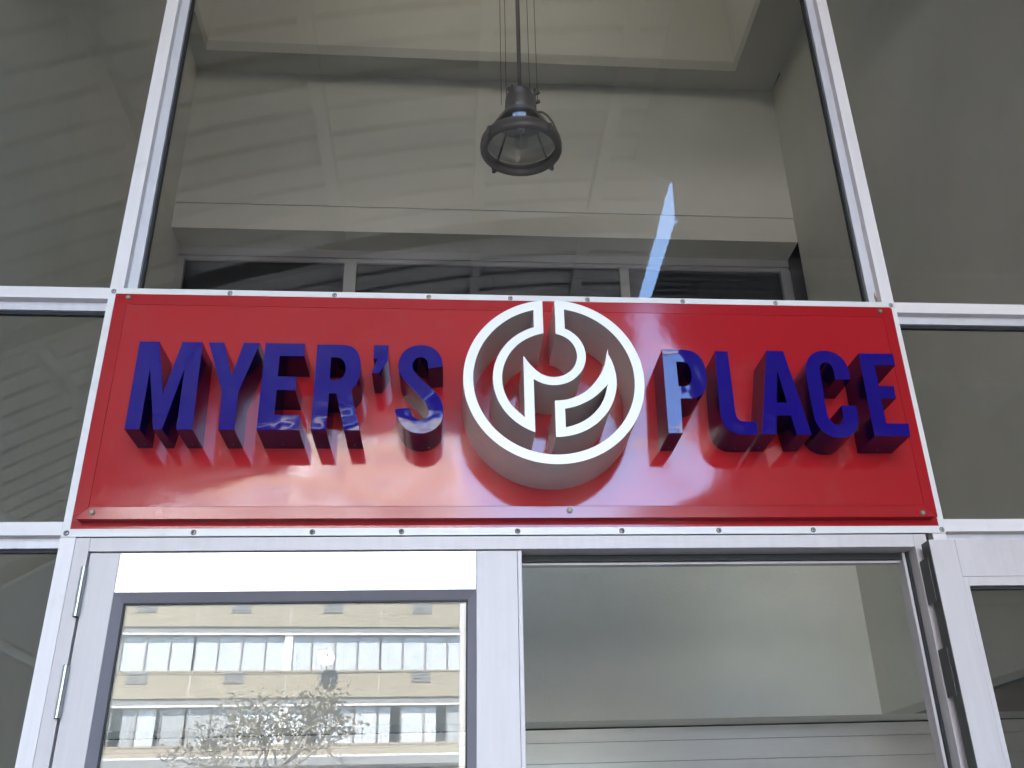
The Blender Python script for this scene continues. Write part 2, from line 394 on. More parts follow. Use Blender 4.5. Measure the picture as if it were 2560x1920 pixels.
# ---------------------------------------------------------------- open right leaf, folded back over the side light
dr = thing('shop_door', 'open silver door leaf folded back flat at the right edge of the doorway', 'door', (1.060, -.02, 0), group='double doors under the sign')
def rb(name, mt, x0, x1, y0, y1, z0, z1, **k): return MB().box(x0-1.060, x1-1.060, y0+.02, y1+.02, z0, z1).build(name, mt, dr, **k)
rb('stile', 'alu_door', 1.0620, 1.1320, -.070, -.026, .012, 2.3270, bevel=.0012)
rb('stile', 'alu_door', 2.03, 2.12, -.070, -.026, .012, 2.3270, bevel=.0012)
rb('top_rail', 'alu_door', 1.1325, 2.0295, -.0695, -.026, 2.2290, 2.3270, bevel=.0008)
rb('bottom_rail', 'alu_door', 1.1325, 2.0295, -.0695, -.026, .012, .26, bevel=.0008)
rb('glazing_bead', 'alu_door', 1.1325, 1.1455, -.0690, -.050, .26, 2.2285, bevel=.0006)
rb('glazing_bead', 'alu_door', 1.1457, 2.0295, -.0690, -.050, 2.2050, 2.2285, bevel=.0006)
rb('gasket', 'rubber', 1.1457, 2.0295, -.060, -.046, 2.1975, 2.2048)
rb('edge_plate', 'edge_dark', 1.0602, 1.0619, -.0690, -.027, .013, 2.326)
rb('glass_pane', 'door_glass', 1.1457, 2.0295, -.048, -.042, .26, 2.2048)
for z0, z1 in ((2.170, 2.287), (1.939, 2.058), (.3, .42)):
    h = MB().box(-.003, .0015, -.030, .016, z0+.002, z1-.002).build('hinge', 'edge_dark', dr)
    L = z1-z0
    for a, b in ((0, .25), (.257, .743), (.75, 1)):
        MB().tube((.006, .004, z0+a*L), (.006, .004, z0+b*L), .0078, n=16).build('knuckle', 'steel', h, smooth=40)

# ---------------------------------------------------------------- sign
sg = thing('shop_sign', 'red box sign reading MYER\'S PLACE with blue letters and white round emblem', 'sign', (0, 0, 2.726))
SZ = 2.726
def sb(name, mt, x0, x1, y0, y1, z0, z1, p=sg, **k): return MB().box(x0, x1, y0, y1, z0-SZ, z1-SZ).build(name, mt, p, **k)
FZ0, FZ1 = 2.3650, 3.0870
fr = [sb('frame_strip', 'alu_trim', -1.150, 1.150, -.0045, -.001, FZ1-.0180, FZ1, bevel=.0006),
      sb('frame_strip', 'alu_trim', -1.150, 1.150, -.0045, -.001, FZ0, FZ0+.0200, bevel=.0006),
      sb('frame_strip', 'alu_trim', -1.150, -1.1310, -.0044, -.001, FZ0+.0203, FZ1-.0183, bevel=.0006),
      sb('frame_strip', 'alu_trim', 1.1330, 1.150, -.0044, -.001, FZ0+.0203, FZ1-.0183, bevel=.0006)]
sb('backing', 'red_flat', -1.131, 1.133, -.0030, -.0012, FZ0+.0201, FZ1-.0181)
rv = MB().lathe([(.0020,-.0016),(.0024,-.0026),(.0048,-.0020),(.0060,0)], n=18).lathe([(.0001,-.0012),(.0020,-.0013)], n=18, k=1).lathe([(.0059,-.0002),(.0070,-.0001)], n=18, k=1)  # outer dark ring is a painted shadow round the rivet head
rv.v = [(x, z, y) for x, y, z in rv.v]
rv_me = rv.mesh('rivet', ['steel', 'dark_gap_and_shadow'], 50)
for i, xs in enumerate(((-1.138,-.819,-.526,-.257,-.02,.207,.493,.776,1.136), (-1.138,-.83,-.536,-.311,-.012,.262,.522,.78,1.139))):
    for x in xs:
        o = link('rivet', rv_me, fr[i]); o.location = (x, -.0045, (3.0765 if i == 0 else 2.3745)-SZ)
# folded red tray: wavy field, four border strips with score lines
TX0, TX1, TZ0, TZ1, TY = -1.1160, 1.1190, 2.4010, 3.0480, -.035
BW = .031
sb('tray_edge', 'red_flat', TX0+.006, TX1-.006, TY+.0025, -.0032, TZ0+.001, TZ1-.001)
def strip(pts):   # pts: front quad (x, y, z), given 2 mm thickness
    m = MB(); m.poly([(x, y, z-SZ) for x, y, z in pts])
    bk = [(x, y+.0022, z-SZ) for x, y, z in pts]
    for i in range(4):
        j = (i+1) % 4
        m.poly([(pts[i][0],pts[i][1],pts[i][2]-SZ), (pts[j][0],pts[j][1],pts[j][2]-SZ), bk[j], bk[i]])
    m.poly(bk); return m.build('border_strip', 'red_flat', sg)
e = .0005
strip([(TX0,TY,TZ1),(TX1,TY,TZ1),(TX1-BW,TY,TZ1-BW+e),(TX0+BW,TY,TZ1-BW+e)])
strip([(TX0,TY+.0012,TZ0),(TX1,TY+.0012,TZ0),(TX1-BW,TY,TZ0+BW-e),(TX0+BW,TY,TZ0+BW-e)])
strip([(TX0,TY,TZ0+e),(TX0,TY,TZ1-e),(TX0+BW-e,TY,TZ1-BW),(TX0+BW-e,TY,TZ0+BW)])
strip([(TX1,TY,TZ0+e),(TX1,TY,TZ1-e),(TX1-BW+e,TY,TZ1-BW),(TX1-BW+e,TY,TZ0+BW)])
nx, nz = 150, 50
fx0, fx1, fz0, fz1 = TX0+BW+e, TX1-BW-e, TZ0+BW+e, TZ1-BW-e
def wave(x, z):
    u, v = (x-fx0)/(fx1-fx0), (z-fz0)/(fz1-fz0)
    edge = min(1, 4*u, 4*(1-u), 2.6*v, 2.6*(1-v)); edge = edge*edge*(3-2*edge)
    h = .0020*math.sin(5.1*x+.6)*math.sin(6.2*(z-2.4)+.5) + .0012*math.sin(11*x+2.2*math.sin(4*z))*math.sin(9*z+1.3) \
        + .0005*math.sin(23*x+1.1+5*z)*math.cos(17*z-3*x)
    for dx, dz, sx, sz, am in ((-.36,2.50,.10,.07,.0045), (-.62,2.46,.16,.06,-.0035), (-.15,2.47,.08,.06,-.0035), (.42,2.47,.07,.08,.0045),
                               (.30,2.60,.06,.12,-.003), (.27,2.95,.07,.08,.0035), (-.80,2.60,.12,.10,.002), (.60,2.46,.10,.05,-.003)):
        h += am*math.exp(-((x-dx)/sx)**2-((z-dz)/sz)**2)
    return h*edge
m = MB()
for j in range(nz+1):
    for i in range(nx+1):
        x = fx0+(fx1-fx0)*i/nx; z = fz0+(fz1-fz0)*j/nz
        m.v.append((x, TY+wave(x, z), z-SZ))
for j in range(nz):
    for i in range(nx):
        a = j*(nx+1)+i; m.f.append((a, a+1, a+nx+2, a+nx+1)); m.mi.append(0)
pn = m.build('panel', 'red', sg, smooth=60)
for x, z in ((-1.084,3.038),(1.081,3.036),(-1.074,2.418),(1.079,2.411),(.123,2.420)):
    bo = MB().tube((x, TY+.003, z-SZ), (x, TY-.0045, z-SZ), .0058, .0052, n=6).build('bolt', 'brass', sg)
    MB().tube((x, TY+.004, z-SZ), (x, TY-.0012, z-SZ), .0078, n=18).build('washer', 'edge_dark', bo)

def smooth_outline(pts, sub=7):
    """pts: (x, z) smooth points or (x, z, 1) corners; straight between two corners"""
    n = len(pts); out = []
    for i in range(n):
        p0, p1, p2, p3 = pts[i-1], pts[i], pts[(i+1) % n], pts[(i+2) % n]
        c1, c2 = len(p1) > 2, len(p2) > 2
        out.append(Vector(p1[:2]))
        if c1 and c2: continue
        a, b = Vector(p1[:2]), Vector(p2[:2])
        t1 = (b-a)*.9 if c1 else (b-Vector(p0[:2]))*.5
        t2 = (b-a)*.9 if c2 else (Vector(p3[:2])-a)*.5
        L = (b-a).length
        for t in (t1, t2):
            if t.length > L*1.1: t *= L*1.1/t.length
        for k in range(1, sub):
            s = k/sub; s2, s3 = s*s, s*s*s
            out.append(a*(2*s3-3*s2+1)+t1*(s3-2*s2+s)+b*(-2*s3+3*s2)+t2*(s3-s2))
    return out
def solid(name, loops, y0, y1, mt, parent, bev=.0005, smooth=28):
    """extrude filled outlines from y0 (front) to y1 (back)"""
    cu = bpy.data.curves.new(name, 'CURVE'); cu.dimensions = '2D'; cu.fill_mode = 'BOTH'
    cu.extrude = abs(y1-y0)/2-bev; cu.bevel_depth = bev; cu.bevel_resolution = 0
    for lp in loops:
        sp = cu.splines.new('POLY'); sp.points.add(len(lp)-1); sp.use_cyclic_u = True
        for q, v in zip(sp.points, lp): q.co = (v[0], v[1], 0, 1)
    tmp = bpy.data.objects.new(name, cu); col.objects.link(tmp)
    dg = bpy.context.evaluated_depsgraph_get()
    me = bpy.data.meshes.new_from_object(tmp.evaluated_get(dg))
    bpy.data.objects.remove(tmp); bpy.data.curves.remove(cu)
    ym = (y0+y1)/2
    for v in me.vertices: v.co = (v.co.x, ym-v.co.z, v.co.y-SZ)
    bm = bmesh.new(); bm.from_mesh(me); bmesh.ops.remove_doubles(bm, verts=bm.verts, dist=1e-5)
    bmesh.ops.recalc_face_normals(bm, faces=bm.faces); bm.to_mesh(me); bm.free()
    me.materials.clear()
    for k in mt: me.materials.append(MATS[k])
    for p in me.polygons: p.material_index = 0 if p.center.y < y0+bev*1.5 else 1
    me.shade_smooth(); me.set_sharp_from_angle(angle=R(smooth))
    me.name = name
    return link(name, me, parent)
T, Bz = 2.8355, 2.5905
def C(*p): return [(x, z, 1) for x, z in p]
LET = [
 ('M', [C((-.990,T),(-.941,T),(-.911,2.686),(-.883,T),(-.833,T),(-.8275,Bz),(-.8655,Bz),(-.8675,2.763),(-.900,Bz),(-.921,Bz),(-.9535,2.763),(-.954,Bz),(-.9895,Bz))], (-.966,-.848)),
 ('Y', [C((-.816,T),(-.778,T),(-.7485,2.738),(-.7275,T),(-.687,T),(-.7275,2.694),(-.7255,Bz),(-.764,Bz),(-.7675,2.696))], (-.745,)),
 ('E', [C((-.672,T),(-.572,T),(-.5705,2.799),(-.634,2.799),(-.633,2.739),(-.5865,2.739),(-.586,2.701),(-.6325,2.701),(-.632,2.631),(-.5685,2.631),(-.568,Bz),(-.671,Bz))], (-.62,)),
 ('R', [[(-.539,2.833,1),(-.470,2.833),(-.447,2.826),(-.432,2.808),(-.4245,2.778),(-.425,2.745),(-.432,2.722),(-.445,2.704,1),(-.4405,2.681,1),(-.417,Bz,1),(-.456,Bz,1),(-.481,2.693,1),(-.500,2.693,1),(-.501,Bz,1),(-.538,Bz,1)],
        [(-.502,2.797,1),(-.484,2.7965),(-.4715,2.790),(-.4635,2.774),(-.4625,2.753),(-.468,2.739),(-.480,2.7315),(-.501,2.7305,1)]], (-.52,-.437)),
 ('apostrophe', [C((-.392,T-.002),(-.355,T-.002),(-.355,2.790),(-.375,2.752),(-.394,2.752),(-.382,2.794),(-.392,2.794))], ()),
 ('S', [[(-.211,2.774,1),(-.249,2.768,1),(-.2515,2.788),(-.260,2.7975),(-.271,2.8005),(-.282,2.796),(-.2895,2.783),(-.290,2.770),(-.285,2.758),(-.262,2.731),(-.241,2.710),(-.224,2.692),(-.2135,2.673),(-.2085,2.653),(-.209,2.632),(-.215,2.612),(-.230,2.594),(-.250,2.5850),(-.268,2.583),(-.288,2.587),(-.306,2.599),(-.320,2.618),(-.328,2.638),(-.331,2.651,1),(-.293,2.652,1),(-.289,2.636),(-.280,2.6245),(-.267,2.620),(-.254,2.6245),(-.2465,2.634),(-.246,2.647),(-.253,2.666),(-.267,2.685),(-.288,2.708),(-.311,2.734),(-.3225,2.753),(-.327,2.774),(-.3235,2.795),(-.314,2.815),(-.297,2.829),(-.274,2.8355),(-.250,2.833),(-.230,2.821),(-.217,2.801)]], (-.245,)),
 ('P', [[(.379,2.8325,1),(.436,2.8325),(.465,2.826),(.483,2.808),(.4915,2.781),(.4925,2.753),(.489,2.727),(.482,2.708),(.468,2.694),(.451,2.688),(.416,2.687,1),(.412,2.5875,1),(.375,2.5875,1)],
        [(.414,2.796,1),(.434,2.795),(.446,2.788),(.452,2.772),(.4525,2.753),(.449,2.735),(.441,2.726),(.429,2.7225),(.414,2.7225,1)]], (.396,)),
 ('L', [[(.525,2.829,1),(.560,2.829,1),(.5595,2.700,1),(.5590,2.652),(.562,2.633),(.569,2.624),(.580,2.6215),(.613,2.621,1),(.6115,2.585,1),(.577,2.5845),(.552,2.588),(.534,2.600),(.524,2.616),(.5195,2.640),(.5205,2.700,1)]], (.577,)),
 ('A', [C((.669,2.8325),(.716,2.8325),(.757,2.5865),(.7175,2.5865),(.710,2.640),(.6705,2.640),(.662,2.5865),(.624,2.5865)), C((.691,2.775),(.7045,2.677),(.676,2.677))], (.642,.739)),
 ('C', [[(.892,2.748,1),(.8495,2.748,1),(.8495,2.775),(.845,2.791),(.832,2.7995),(.820,2.796),(.8125,2.786),(.8105,2.768),(.809,2.652),(.813,2.630),(.822,2.617),(.834,2.6135),(.846,2.619),(.8525,2.633),(.854,2.6695,1),(.893,2.670,1),(.8935,2.640),(.888,2.614),(.876,2.594),(.856,2.5805),(.834,2.577),(.811,2.581),(.790,2.5945),(.778,2.614),(.773,2.639),(.7705,2.765),(.777,2.797),(.792,2.820),(.812,2.832),(.835,2.835),(.861,2.829),(.881,2.811),(.890,2.787)]], (.834,)),
 ('E', [C((.930,2.829),(1.0275,2.829),(1.0275,2.793),(.9685,2.793),(.9685,2.729),(1.0105,2.729),(1.0095,2.693),(.9675,2.693),(.968,2.6185),(1.0295,2.6185),(1.0265,2.5825),(.929,2.5825))], (.975,)),
]
LY = -.159
for ch, loops, scr in LET:
    lb = 'blue raised apostrophe' if ch == 'apostrophe' else 'blue raised letter ' + ch
    if ch == 'E': lb += ' in the first word' if loops[0][0][0] < 0 else ' ending the second word'
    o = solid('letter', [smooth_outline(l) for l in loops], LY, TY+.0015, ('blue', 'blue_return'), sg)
    o['label'] = lb
    zb = min(v[1] for v in loops[0])
    for x in scr:
        MB().lathe([(.0001,-.0012),(.0016,-.001),(.0021,0)], (x, -.062, zb-SZ), n=10).build('screw', 'rivet', o, smooth=60)

# white emblem, all one centre
ex, ez = .0755, 2.711
def arc(cx, cz, r, a0, a1, n):
    return [(cx+r*math.cos(R(a0+(a1-a0)*i/n)), cz+r*math.sin(R(a0+(a1-a0)*i/n))) for i in range(n+1)]
def ang(x, z, cx=0, cz=0): return math.degrees(math.atan2(z-cz, x-cx))
RO, RI, BO, BI = .2335, .2090, .1580, .1350
SCX, SCZ, SO, SI = -.0020, .0685, .0862, .0638
xg0, xg1, t = -.0250, .0082, .0240
def on(x, r, cx=0, cz=0): return cz+math.sqrt(max(0, r*r-(x-cx)**2))
outer = []
a0, a1 = ang(xg1, on(xg1, RO)), ang(xg0, on(xg0, RO))-360
outer += arc(0, 0, RO, a0, a1, 120)                                    # clockwise from right of the gap all the way round to the left
outer += arc(0, 0, BI, ang(xg0, on(xg0, BI)), 218.0+0, 60)             # inner edge of the big arc, anticlockwise down the left
xb0, xb1 = -.0785, -.0540
outer[-1] = (xb0, -math.sqrt(BI**2-xb0**2))
outer += [(xb0, .064)]
outer += [(-.0620, .040), (-.0465, .0230), (-.0330, .0125)] + arc(SCX, SCZ, SI, 255, 360+ang(xg1, on(xg1, SI, SCX, SCZ), SCX, SCZ), 50)
inner = []
inner += arc(0, 0, RI, ang(xg1+t, on(xg1+t, RI)), ang(xg0-t, on(xg0-t, RI))-360, 120)
inner += arc(0, 0, BO, ang(xg0-t, on(xg0-t, BO)), 360+ang(xb1, -math.sqrt(BO**2-xb1**2)), 60)
inner += arc(SCX, SCZ, SO, math.degrees(math.acos((xb1-SCX)/SO)+0)*-1+360, 360+ang(xg1+t, on(xg1+t, SO, SCX, SCZ), SCX, SCZ), 50)
ring = [(ex+x, ez+z) for x, z in outer]; hole = [(ex+x, ez+z) for x, z in inner]
EY = -.220
# the band lies between the two loops: both loops joined into one outline through their own fills
loopA = ring; loopB = hole
em = solid('emblem_ring', [loopA, loopB], EY, TY+.0015, ('white_paint', 'emblem_return_shade'), sg)
em['label'] = 'white ring part of the round emblem'
LR = .1610
a_t, a_b = ang(.1435, .086), ang(-.0015, -.157)
leaf = arc(0, 0, LR, a_t-1, a_b, 40); leaf[0] = (.1435, .0865)
leaf += [(-.0010, -.062)]
lv = [(-.0010,-.062,1),(.0200,-.0605),(.0385,-.0560),(.0600,-.0475),(.0795,-.0350),(.0965,-.0190),(.1115,.0005),(.1235,.0200),(.1325,.0415),(.1435,.0865,1)]
sm = smooth_outline(lv); k = next(i for i, v in enumerate(sm) if (v-Vector((.1435,.0865))).length < 1e-6)
leaf += [tuple(v) for v in sm[1:k]]
lh = [(.0235,-.0840,1),(.0575,-.0745),(.0985,-.0520),(.1410,-.0110,1)]
sm = smooth_outline(lh); k = next(i for i, v in enumerate(sm) if (v-Vector((.1410,-.0110))).length < 1e-6)
hl = [tuple(v) for v in sm[:k]]
hl += arc(0, 0, .1372, ang(.1410,-.0110)-2, ang(.0235,-.1352), 30); hl[k] = (.1410, -.0110)
em2 = solid('emblem_leaf', [[(ex+x, ez+z) for x, z in leaf], [(ex+x, ez+z) for x, z in hl]], EY, TY+.0015, ('white_paint', 'emblem_return_shade'), sg)
em2['label'] = 'white leaf shaped part of the round emblem'

# ---------------------------------------------------------------- pendant lamp behind the upper pane
pl = thing('pendant_lamp', 'dark metal pendant lamp hanging on a rod behind the tall upper pane', 'lamp', (.125, 1.2, 4.62))
m = MB(); m.tube((0,0,.34), (0,0,CT-4.62+.1), .0105, n=12); m.build('rod', 'lamp_cap', pl, smooth=40)
MB().lathe([(.0001,.352),(.03,.349),(.055,.335),(.069,.305),(.073,.27),(.0745,.22),(.078,.205),(.086,.190),(.098,.172),(.110,.157),(.113,.148),(.110,.146),(.094,.168),(.07,.2),(.0001,.21)], n=48).build('hood', 'lamp_metal', pl, smooth=50)
MB().lathe([(.164,.022),(.172,.034),(.184,.036),(.191,.026),(.194,.006),(.193,-.016),(.186,-.026),(.170,-.026),(.160,-.016),(.159,.004),(.164,.022)], n=64).build('ring', 'lamp_metal', pl, smooth=60)
MB().lathe([(.110,.150),(.132,.120),(.150,.080),(.164,.034),(.161,.034),(.147,.079),(.129,.118),(.107,.149),(.110,.150)], n=48).build('glass_bell', 'lamp_glass', pl, smooth=50)
MB().lathe([(.0001,-.030),(.06,-.027),(.12,-.018),(.163,-.004),(.163,.0),(.12,-.013),(.06,-.022),(.0001,-.025)], n=48).build('glass_cover', 'lamp_glass', pl, smooth=60)
for k in range(4):
    a = R(38+90*k)
    c, s = math.cos(a), math.sin(a)
    MB().tube((.100*c,.100*s,.165), (.170*c,.170*s,.02), .0055, n=8).build('strut', 'lamp_metal', pl, smooth=40)
    MB().box(-.012,.012,-.007,.007,-.03,.016).build('clip', 'lamp_metal', pl)
    cl = [o for o in pl.children if o.name.startswith('clip')][-1]
    cl.location = (.194*c, .194*s, 0); cl.rotation_euler = (0, 0, a)
MB().lathe([(.0001,.15),(.02,.15),(.021,.10),(.019,.092),(.0001,.09)], n=24).build('socket', 'bulb', pl, smooth=40)
bb = MB().lathe([(.0001,.0),(.014,.002),(.030,.016),(.035,.034),(.031,.055),(.021,.075),(.017,.092),(.0001,.092)], n=24).build('bulb', 'lamp_glass', pl, smooth=60)
MB().tube((0,0,.09), (0,0,.045), .006, .004, n=10).build('filament_stem', 'bulb', bb)
for dx, zt, dy in ((-.092,.26,-.02),(-.064,.36,.03),(.054,.34,.05),(.083,.27,-.03)):
    MB().tube((dx,dy,zt-.02), (dx-.001,dy,CT-4.62+.05), .0016, n=6).build('wire', 'cable', pl)
for dx, z0 in ((-.060,.335),(.090,.318),(.091,.262)):
    s = 1 if dx > 0 else -1
    kb = MB().tube((dx-s*.022,-.03,z0-.012), (dx,-.03,z0), .009, .010, n=12).build('knob', 'lamp_metal', pl, smooth=40)
    MB().tube((dx-s*.022,-.03,z0-.06), (dx-s*.020,-.03,z0+.02), .0075, .006, n=10).build('bracket', 'lamp_metal', pl, smooth=40)
pts = [(.083,-.02,.205),(.105,-.025,.198),(.13,-.02,.182),(.152,-.01,.155),(.168,0,.12),(.18,0,.07),(.188,0,.03)]
m = MB()
for a, b in zip(pts, pts[1:]): m.tube(a, b, .0055, n=8)
m.build('arm', 'lamp_metal', pl, smooth=50)

# ---------------------------------------------------------------- canopies over the entrance (seen in the glass)
cl = thing('arched_canopy', 'arched canopy of ribbed metal sheets reflected in the tall upper pane', 'canopy', (0, -3, 5))
def vz(x): return 5.08-.07*(x-1.0)**2
def edge_x(y): return 1.05+.035*(y-1.88) if y > 1.88 else 1.045+.0*(y)
PITCH_, NR = .19, 2
y = .02
while y < 4.9:
    m = MB(); prof = []
    for r_ in range(NR):
        for dy, dz in ((0,0),(.146,0),(.154,.034),(.182,.034)): prof.append((y+r_*PITCH_+dy, dz))
    prof.append((y+NR*PITCH_, 0))
    na = 26
    for th in (0, .0012):
        for yy, dz in prof:
            x1 = edge_x(yy)
            for i in range(na+1):
                x = -4.05+(x1+4.05)*i/na
                m.v.append((x, -yy+3, vz(x)+dz+th-5))
    n = len(prof); half = n*(na+1)
    for b in (0, half):
        for j in range(n-1):
            for i in range(na):
                a = b+j*(na+1)+i; m.f.append((a, a+1, a+na+2, a+na+1)); m.mi.append(1 if j % 4 == 2 else 0)  # groove floors take the darker colour, painting in the rib shade
    m.build('roof_sheet', ['canopy_sheet', 'canopy_steel_and_shade'], cl)
    y += NR*PITCH_+.0005
for x in (-3.95, -3.2, -2.45, -1.62, -.82, -.05, .62):
    z = vz(x)-5
    MB().box(x-.03, x+.03, -1.93, 2.98, z-.085, z-.004).build('purlin', 'canopy_sheet', cl)
for yy in (2.2, 4.9):
    m = MB(); na = 20
    for i in range(na):
        xa, xb = -4.0+5.0*i/na, -4.0+5.0*(i+1)/na
        za, zb = vz(xa)-5-.085, vz(xb)-5-.085
        n = len(m.v)
        for x_, z_ in ((xa, za), (xb, zb)):
            for dy, dz in ((0,0),(.06,0),(.06,-.12),(0,-.12)): m.v.append((x_, -yy+3+dy, z_+dz))
        for q in ((0,1,5,4),(1,2,6,5),(2,3,7,6),(3,0,4,7)): m.f.append(tuple(n+i_ for i_ in q)); m.mi.append(0)
    m.build('arch_rib', 'canopy_steel_and_shade', cl)
m = MB(); na = 24
for i in range(na):
    xa, xb = -4.05+5.1*i/na, -4.05+5.1*(i+1)/na
    za, zb = vz(xa)-5-.002, vz(xb)-5-.002
    for yy in (2.9965, 2.9865): m.quad((xa, yy, za), (xb, yy, zb), (xb, yy, .30), (xa, yy, .30))
    m.quad((xa, 2.9965, za), (xb, 2.9965, zb), (xb, 2.9865, zb), (xa, 2.9865, za))
m.build('light_block_panel', 'canopy_sheet', cl)  # panel added to keep sky light off the glass above the arch
fc = thing('corrugated_canopy', 'flat corrugated iron canopy right of the bright sky slit in the reflection', 'canopy', (3, -3, 5))
def corr(x0, x1, y0, y1, z, width=.76):
    y = y0
    while y < y1-.01:
        ye = min(y+width, y1); m = MB(); n = int(round((ye-y)/.076*8))
        for i in range(n+1):
            yy = y+(ye-y)*i/n; dz = .0095*math.cos(2*math.pi*yy/.076)
            xe = x0 + .02*(yy-2.23) + .30*max(0, yy-3.2)
            for x in (xe, x1): m.v.append((x-3, -yy+3, z+dz-5)); m.v.append((x-3, -yy+3, z+dz+.0012-5))
        for i in range(n):
            a = 4*i; b = a+4
            m.f += [(a,a+2,b+2,b),(a+1,a+3,b+3,b+1),(a,a+1,b+1,b)]; m.mi += [0,0,0]
        m.build('roof_sheet', 'zinc', fc, smooth=40)
        y = ye+.0004
corr(1.14, 11, 2.23, 5.9, 5.02)
m = MB()
for q in (((.80,-1.70),(1.052,-1.88),(1.142,-2.235),(1.25,-2.33),(1.5,-2.33),(1.5,-.01),(.80,-.01)),):
    m.poly([(x-3, y_+3, .040) for x, y_ in q]); m.poly([(x-3, y_+3, .054) for x, y_ in q])
    for (xa, ya_), (xb, yb_) in zip(q, q[1:]+q[:1]): m.poly([(xa-3,ya_+3,.040),(xb-3,yb_+3,.040),(xb-3,yb_+3,.054),(xa-3,ya_+3,.054)])
m.build('flashing', 'zinc', fc)
MB().box(1.48-3, 11-3, -2.40+3, -.01+3, .0545, .068).build('flashing', 'zinc', fc)
for yy in (2.6, 4.2, 5.7): MB().box(1.35-3, 6-3, -yy+3-.03, -yy+3+.03, -.09, .008).build('purlin', 'canopy_steel_and_shade', fc)
rc = thing('added_lean_to_roof', 'dark lean-to roof added beyond the canopies to darken the right side reflection', 'roof', (4.5, -9.5, 4.8))  # made-up roof, its dark underside fills the sign's right-hand reflection
for i in range(6):
    yy = -9.5+(4.15 if i == 0 else 3.55)-i*1.18
    MB().box(2.1-4.5, 12-4.5, -9.5+3.55-(i+1)*1.18+9.51, yy+9.5, -.03, .03).build('roof_sheet', 'zinc', rc)
for x in (2.4, 5, 8.6):
    for yy in (-6.2, -12.6): MB().box(x-.06-4.5, x+.06-4.5, yy-.06+9.5, yy+.06+9.5, -4.8, -.031).build('added_post', 'canopy_steel_and_shade', rc)
po = thing('street_pole', 'slim white pole by the kerb reflected at the edge of the door glass', 'pole', (-.031, -8.3, 0))
MB().tube((0,0,0), (0,0,6.2), .040, n=16).build('shaft', 'white_post', po, smooth=40)
MB().box(-.07,.07,-.07,.07,0,.012).build('base_plate', 'white_post', po)

wl = thing('added_wing_wall', 'dark brick wall added out of view to darken the left reflections', 'wall', (-3.9, -3.9, 0), group='dark walls added beside the canopy')  # made-up wall, keeps bright surroundings out of the left panes
MB().box(-.15, .15, -3.6, 3.6, 0, 3.25).build('added_brickwork', 'dark_brick', wl)
MB().box(-.19, .19, -3.64, 3.64, 3.2505, 3.32).build('added_coping', 'kerb', wl)
MB().box(-.35, .25, -3.7, -1.09, 3.3205, 5.6).build('pier', 'dark_brick', wl)  # added to hide the bright block above the wall in reflection
wr = thing('added_wing_wall', 'dark brick wall added out of view to darken the right reflections', 'wall', (4.3, -6.6, 0), group='dark walls added beside the canopy')  # made-up wall, darkens what the right panes reflect
MB().box(-.15, .15, -6.3, 6.3, 0, 4.7).build('added_brickwork', 'dark_brick', wr)
# ---------------------------------------------------------------- apartment block across the street (seen in the glass)
ab = thing('apartment_block', 'sandy apartment block with ribbon windows and vents reflected in the door', 'building', (-6.2, -36.4, 0))
ab.rotation_euler = (0, 0, R(-4.1))
BAY, FL = 3.42, 2.58
NB0, NB1 = -5, 2                       # bays left and right of the joint
WX0, WX1 = NB0*BAY-.1, NB1*BAY+.1
def ap(name, mt, x0, x1, y0, y1, z0, z1, p=ab, **k): return MB().box(x0, x1, y0, y1, z0, z1).build(name, mt, p, **k)
ZB = 5.82                              # first sill
NF = 5
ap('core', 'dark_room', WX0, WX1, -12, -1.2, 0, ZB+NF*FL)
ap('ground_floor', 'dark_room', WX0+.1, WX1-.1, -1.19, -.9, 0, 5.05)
ap('ledge', 'grey_band', WX0, WX1, -1.15, .15, 5.08, 5.36)
random.seed(11)
def drape(w_, h_, mt, amp=.022, fr_=9):
    m = MB(); n = 28
    for i in range(n+1):
        x = w_*i/n; yy = amp*math.sin(i/n*fr_*2*math.pi)*(.6+.4*math.sin(i*.7))
        m.v += [(x, yy, 0), (x, yy*.6, h_)]
    for i in range(n): a = 2*i; m.f.append((a, a+2, a+3, a+1)); m.mi.append(0)
    return m.mesh('curtain', mt, 60)
WH = 1.26
pw_ = BAY/4-.055
DR = {k: [drape(pw_*f, WH, k, fr_=c) for f, c in ((1, 9), (.55, 5), (.8, 6))] for k in ('curtain_white','curtain_blue','curtain_pink','curtain_lace')}
pane_me = MB().box(0, pw_, 0, .006, 0, WH).mesh('pane', 'clear_glass')
fm = MB()
for i in range(5):
    wd = .035 if i % 2 else .055
    fm.box(i*BAY/4-wd/2*(1 if 0 < i < 4 else 1), i*BAY/4+wd/2, -.03, .03, 0, WH)
fm.box(.03, BAY-.03, -.028, .028, -.03, 0); fm.box(.03, BAY-.03, -.028, .028, WH, WH+.03)
frame_me = fm.mesh('window', 'win_frame')
vent_m = MB(); vent_m.box(0, .72, 0, .03, 0, .42)
vent_me = vent_m.mesh('vent', 'vent')
ls_m = MB()
for i in range(7): ls_m.box(.03, .69, .0305, .045, .03+i*.054, .062+i*.054)
lou_me = ls_m.mesh('louvre', 'vent')
